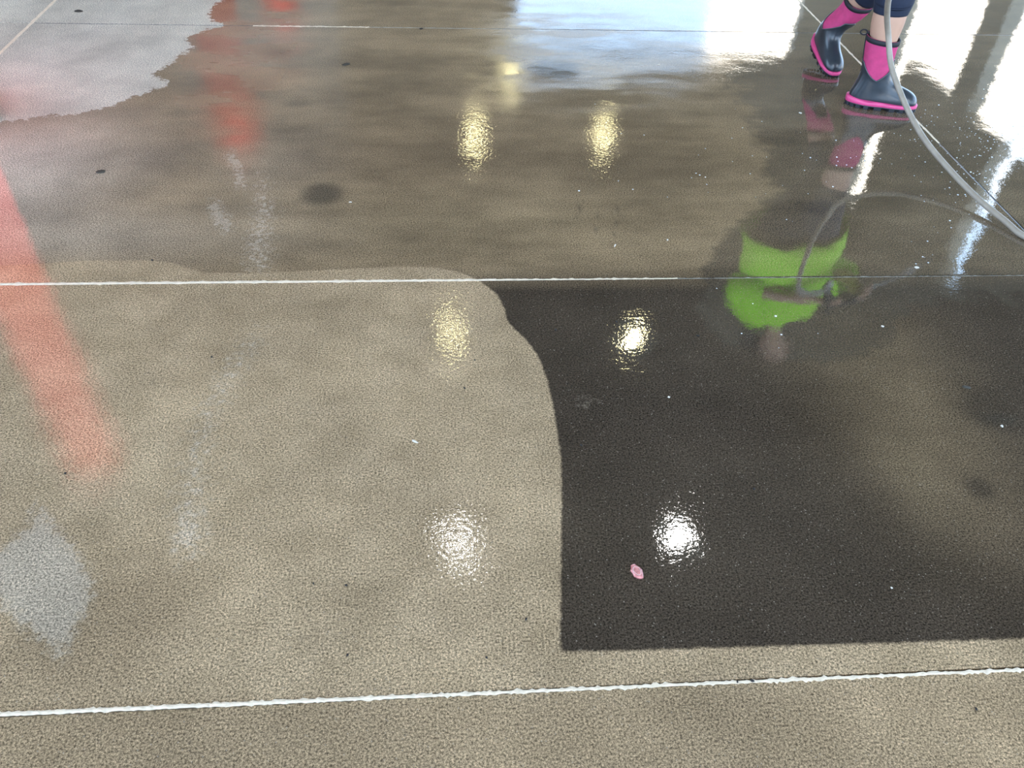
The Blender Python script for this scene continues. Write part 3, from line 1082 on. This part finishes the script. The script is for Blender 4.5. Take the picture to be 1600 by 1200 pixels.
SPECKS = [(541, 915, 5, 'black grit speck on the pale concrete left of the lowest lamp reflection'),
          (490, 912, 3.5, 'tiny black speck just left of a larger black speck on pale concrete'),
          (822, 968, 5, 'black grit speck on pale concrete beside the straight dark edge'),
          (760, 1028, 4.5, 'black speck on pale concrete just above the near white joint'),
          (1175, 1064, 6, 'black pebble sitting on the near white joint'),
          (1152, 1066, 4, 'small black crumb beside the pebble on the near joint'),
          (658, 45, 6, 'black pebble on the far joint'),
          (868, 516, 4, 'black speck on dark concrete near the top of the pale lobe'),
          (963, 503, 4, 'black speck left of the sharp lamp reflection'),
          (1090, 525, 4, 'black speck right of the sharp lamp reflection'),
          (908, 696, 4, 'black speck on dark concrete beside the curved pale edge'),
          (543, 1024, 4, 'black speck in the lower pale concrete above the joint'),
          (238, 407, 5, 'black crumb at the upper edge of the pale washed area'),
          (742, 563, 3.5, 'tiny black speck below the warm scattered lamp reflection'),
          (726, 607, 3.5, 'tiny black speck in the middle of the pale washed area'),
          (331, 558, 3.5, 'tiny black speck beside the pale streak'),
          (102, 740, 4, 'black speck under the end of the red reflection'),
          (1178, 764, 4, 'black speck in the dark wet concrete far right of the pale edge'),
          (1525, 1108, 4, 'black speck below the near joint at the right')]
for (px, py, s, lb) in SPECKS:
    chip('grit_speck', px, py, s * .8, s, 0.003, M['speck'], random.random() * 3, lb, 'speck', 'black grit on the floor', 0.35)
chip('dry_leaf', 541, 101, 13, 7, 0.006, M['straw'], 0.5, 'dark curled leaf on the brown wet concrete near the top', 'leaf', None, 0.2)
chip('dry_leaf', 123, 18, 12, 9, 0.006, M['straw'], 0.0, 'small dark leaf on the dry pale concrete', 'leaf', None, 0.2)
chip('dry_leaf', 1510, 606, 12, 5, 0.005, M['straw'], -0.5, 'small dark leaf on the dark concrete near the right edge', 'leaf', None, 0.2)
chip('dry_leaf', 158, 269, 13, 9, 0.006, M['straw'], 0.1, 'dark leaf bit on grey concrete left of the pale smear', 'leaf', None, 0.2)
FLAKES = [(961, 384, 4, 9, 'white paint flake above the middle joint near the tyre marks'),
          (1043, 375, 5, 6, 'white flake above the middle joint right of the tyre marks'),
          (1045, 621, 6, 5, 'white flake on dark concrete below the sharp lamp reflection'),
          (648, 690, 18, 5, 'pale scraped flake in the middle of the washed concrete'),
          (1379, 510, 8, 5, 'white flake right of the green reflection'),
          (1432, 418, 12, 6, 'pale flake just above the middle joint at the right'),
          (1251, 177, 9, 6, 'white flake between the two boots reflections'),
          (1565, 666, 6, 6, 'white flake on the dark stain at the right edge'),
          (1393, 919, 5, 4, 'white speck low in the dark wet concrete'),
          (1102, 277, 4, 4, 'tiny white speck left of the dark leg reflection'),
          (547, 316, 8, 4, 'white flake beside the dark oval stain'),
          (1029, 101, 6, 4, 'white flake at the edge of the blue sky reflection')]
for (px, py, sx, sy, lb) in FLAKES:
    chip('paint_flake', px, py, sx * .6, sy * .8, 0.0015, M['flake'], random.random() - .5, lb, 'flake', 'white flakes on the floor', 0.4)

# pink disc with a pale rim, below the right lowest lamp reflection
c = fl(995, 894)
pc = chip('pink_disc', 995, 894, 17, 27, 0.005, M['pink_bit'], 0.35, 'small glossy pink disc on the dark concrete below the lamp reflection', 'chip', None, 0.10, 16, .82)
pts = []
for i in range(33):
    u = 2 * math.pi * i / 32
    pts.append((0.0078 * math.cos(u) * (1 + .1 * math.sin(3 * u)), 0.0115 * math.sin(u), 0.0042))
MB().tube([Vector((x * math.cos(.35) - y * math.sin(.35), x * math.sin(.35) + y * math.cos(.35), z)) for x, y, z in pts], 0.0011, 6, False).build('rim', M['pink_rim'], pc, True)

# foam bubbles and drops on the puddle at the right
bm = bmesh.new()
ico = bmesh.new()
bmesh.ops.create_icosphere(ico, subdivisions=1, radius=1)
iv = [v.co.copy() for v in ico.verts]
ifc = [[v.index for v in f.verts] for f in ico.faces]
ico.free()
vv, ff = [], []
zones = [((1545, 205), (70, 60), 170), ((1520, 285), (60, 40), 60), ((1330, 245), (60, 50), 22), ((1440, 210), (50, 40), 45), ((1180, 260), (90, 90), 22),
         ((1480, 390), (60, 40), 14), ((1000, 260), (120, 60), 14), ((1200, 480), (80, 60), 8)]
for (cx, cy), (rx, ry), n in zones:
    for _ in range(n):
        c = fl(random.gauss(cx, rx * .6), random.gauss(cy, ry * .6))
        r = abs(random.gauss(0.0014, 0.0010)) + 0.0008
        b0 = len(vv)
        vv += [(c[0] + q.x * r, c[1] + q.y * r, q.z * r * .7) for q in iv]
        ff += [tuple(b0 + i for i in f) for f in ifc]
fb = mesh_obj('foam_bubbles', vv, ff, M['bubble'], None, True)
tag(fb, 'scattered white foam bubbles and drops on the puddle around the hose', 'foam', kind='stuff')
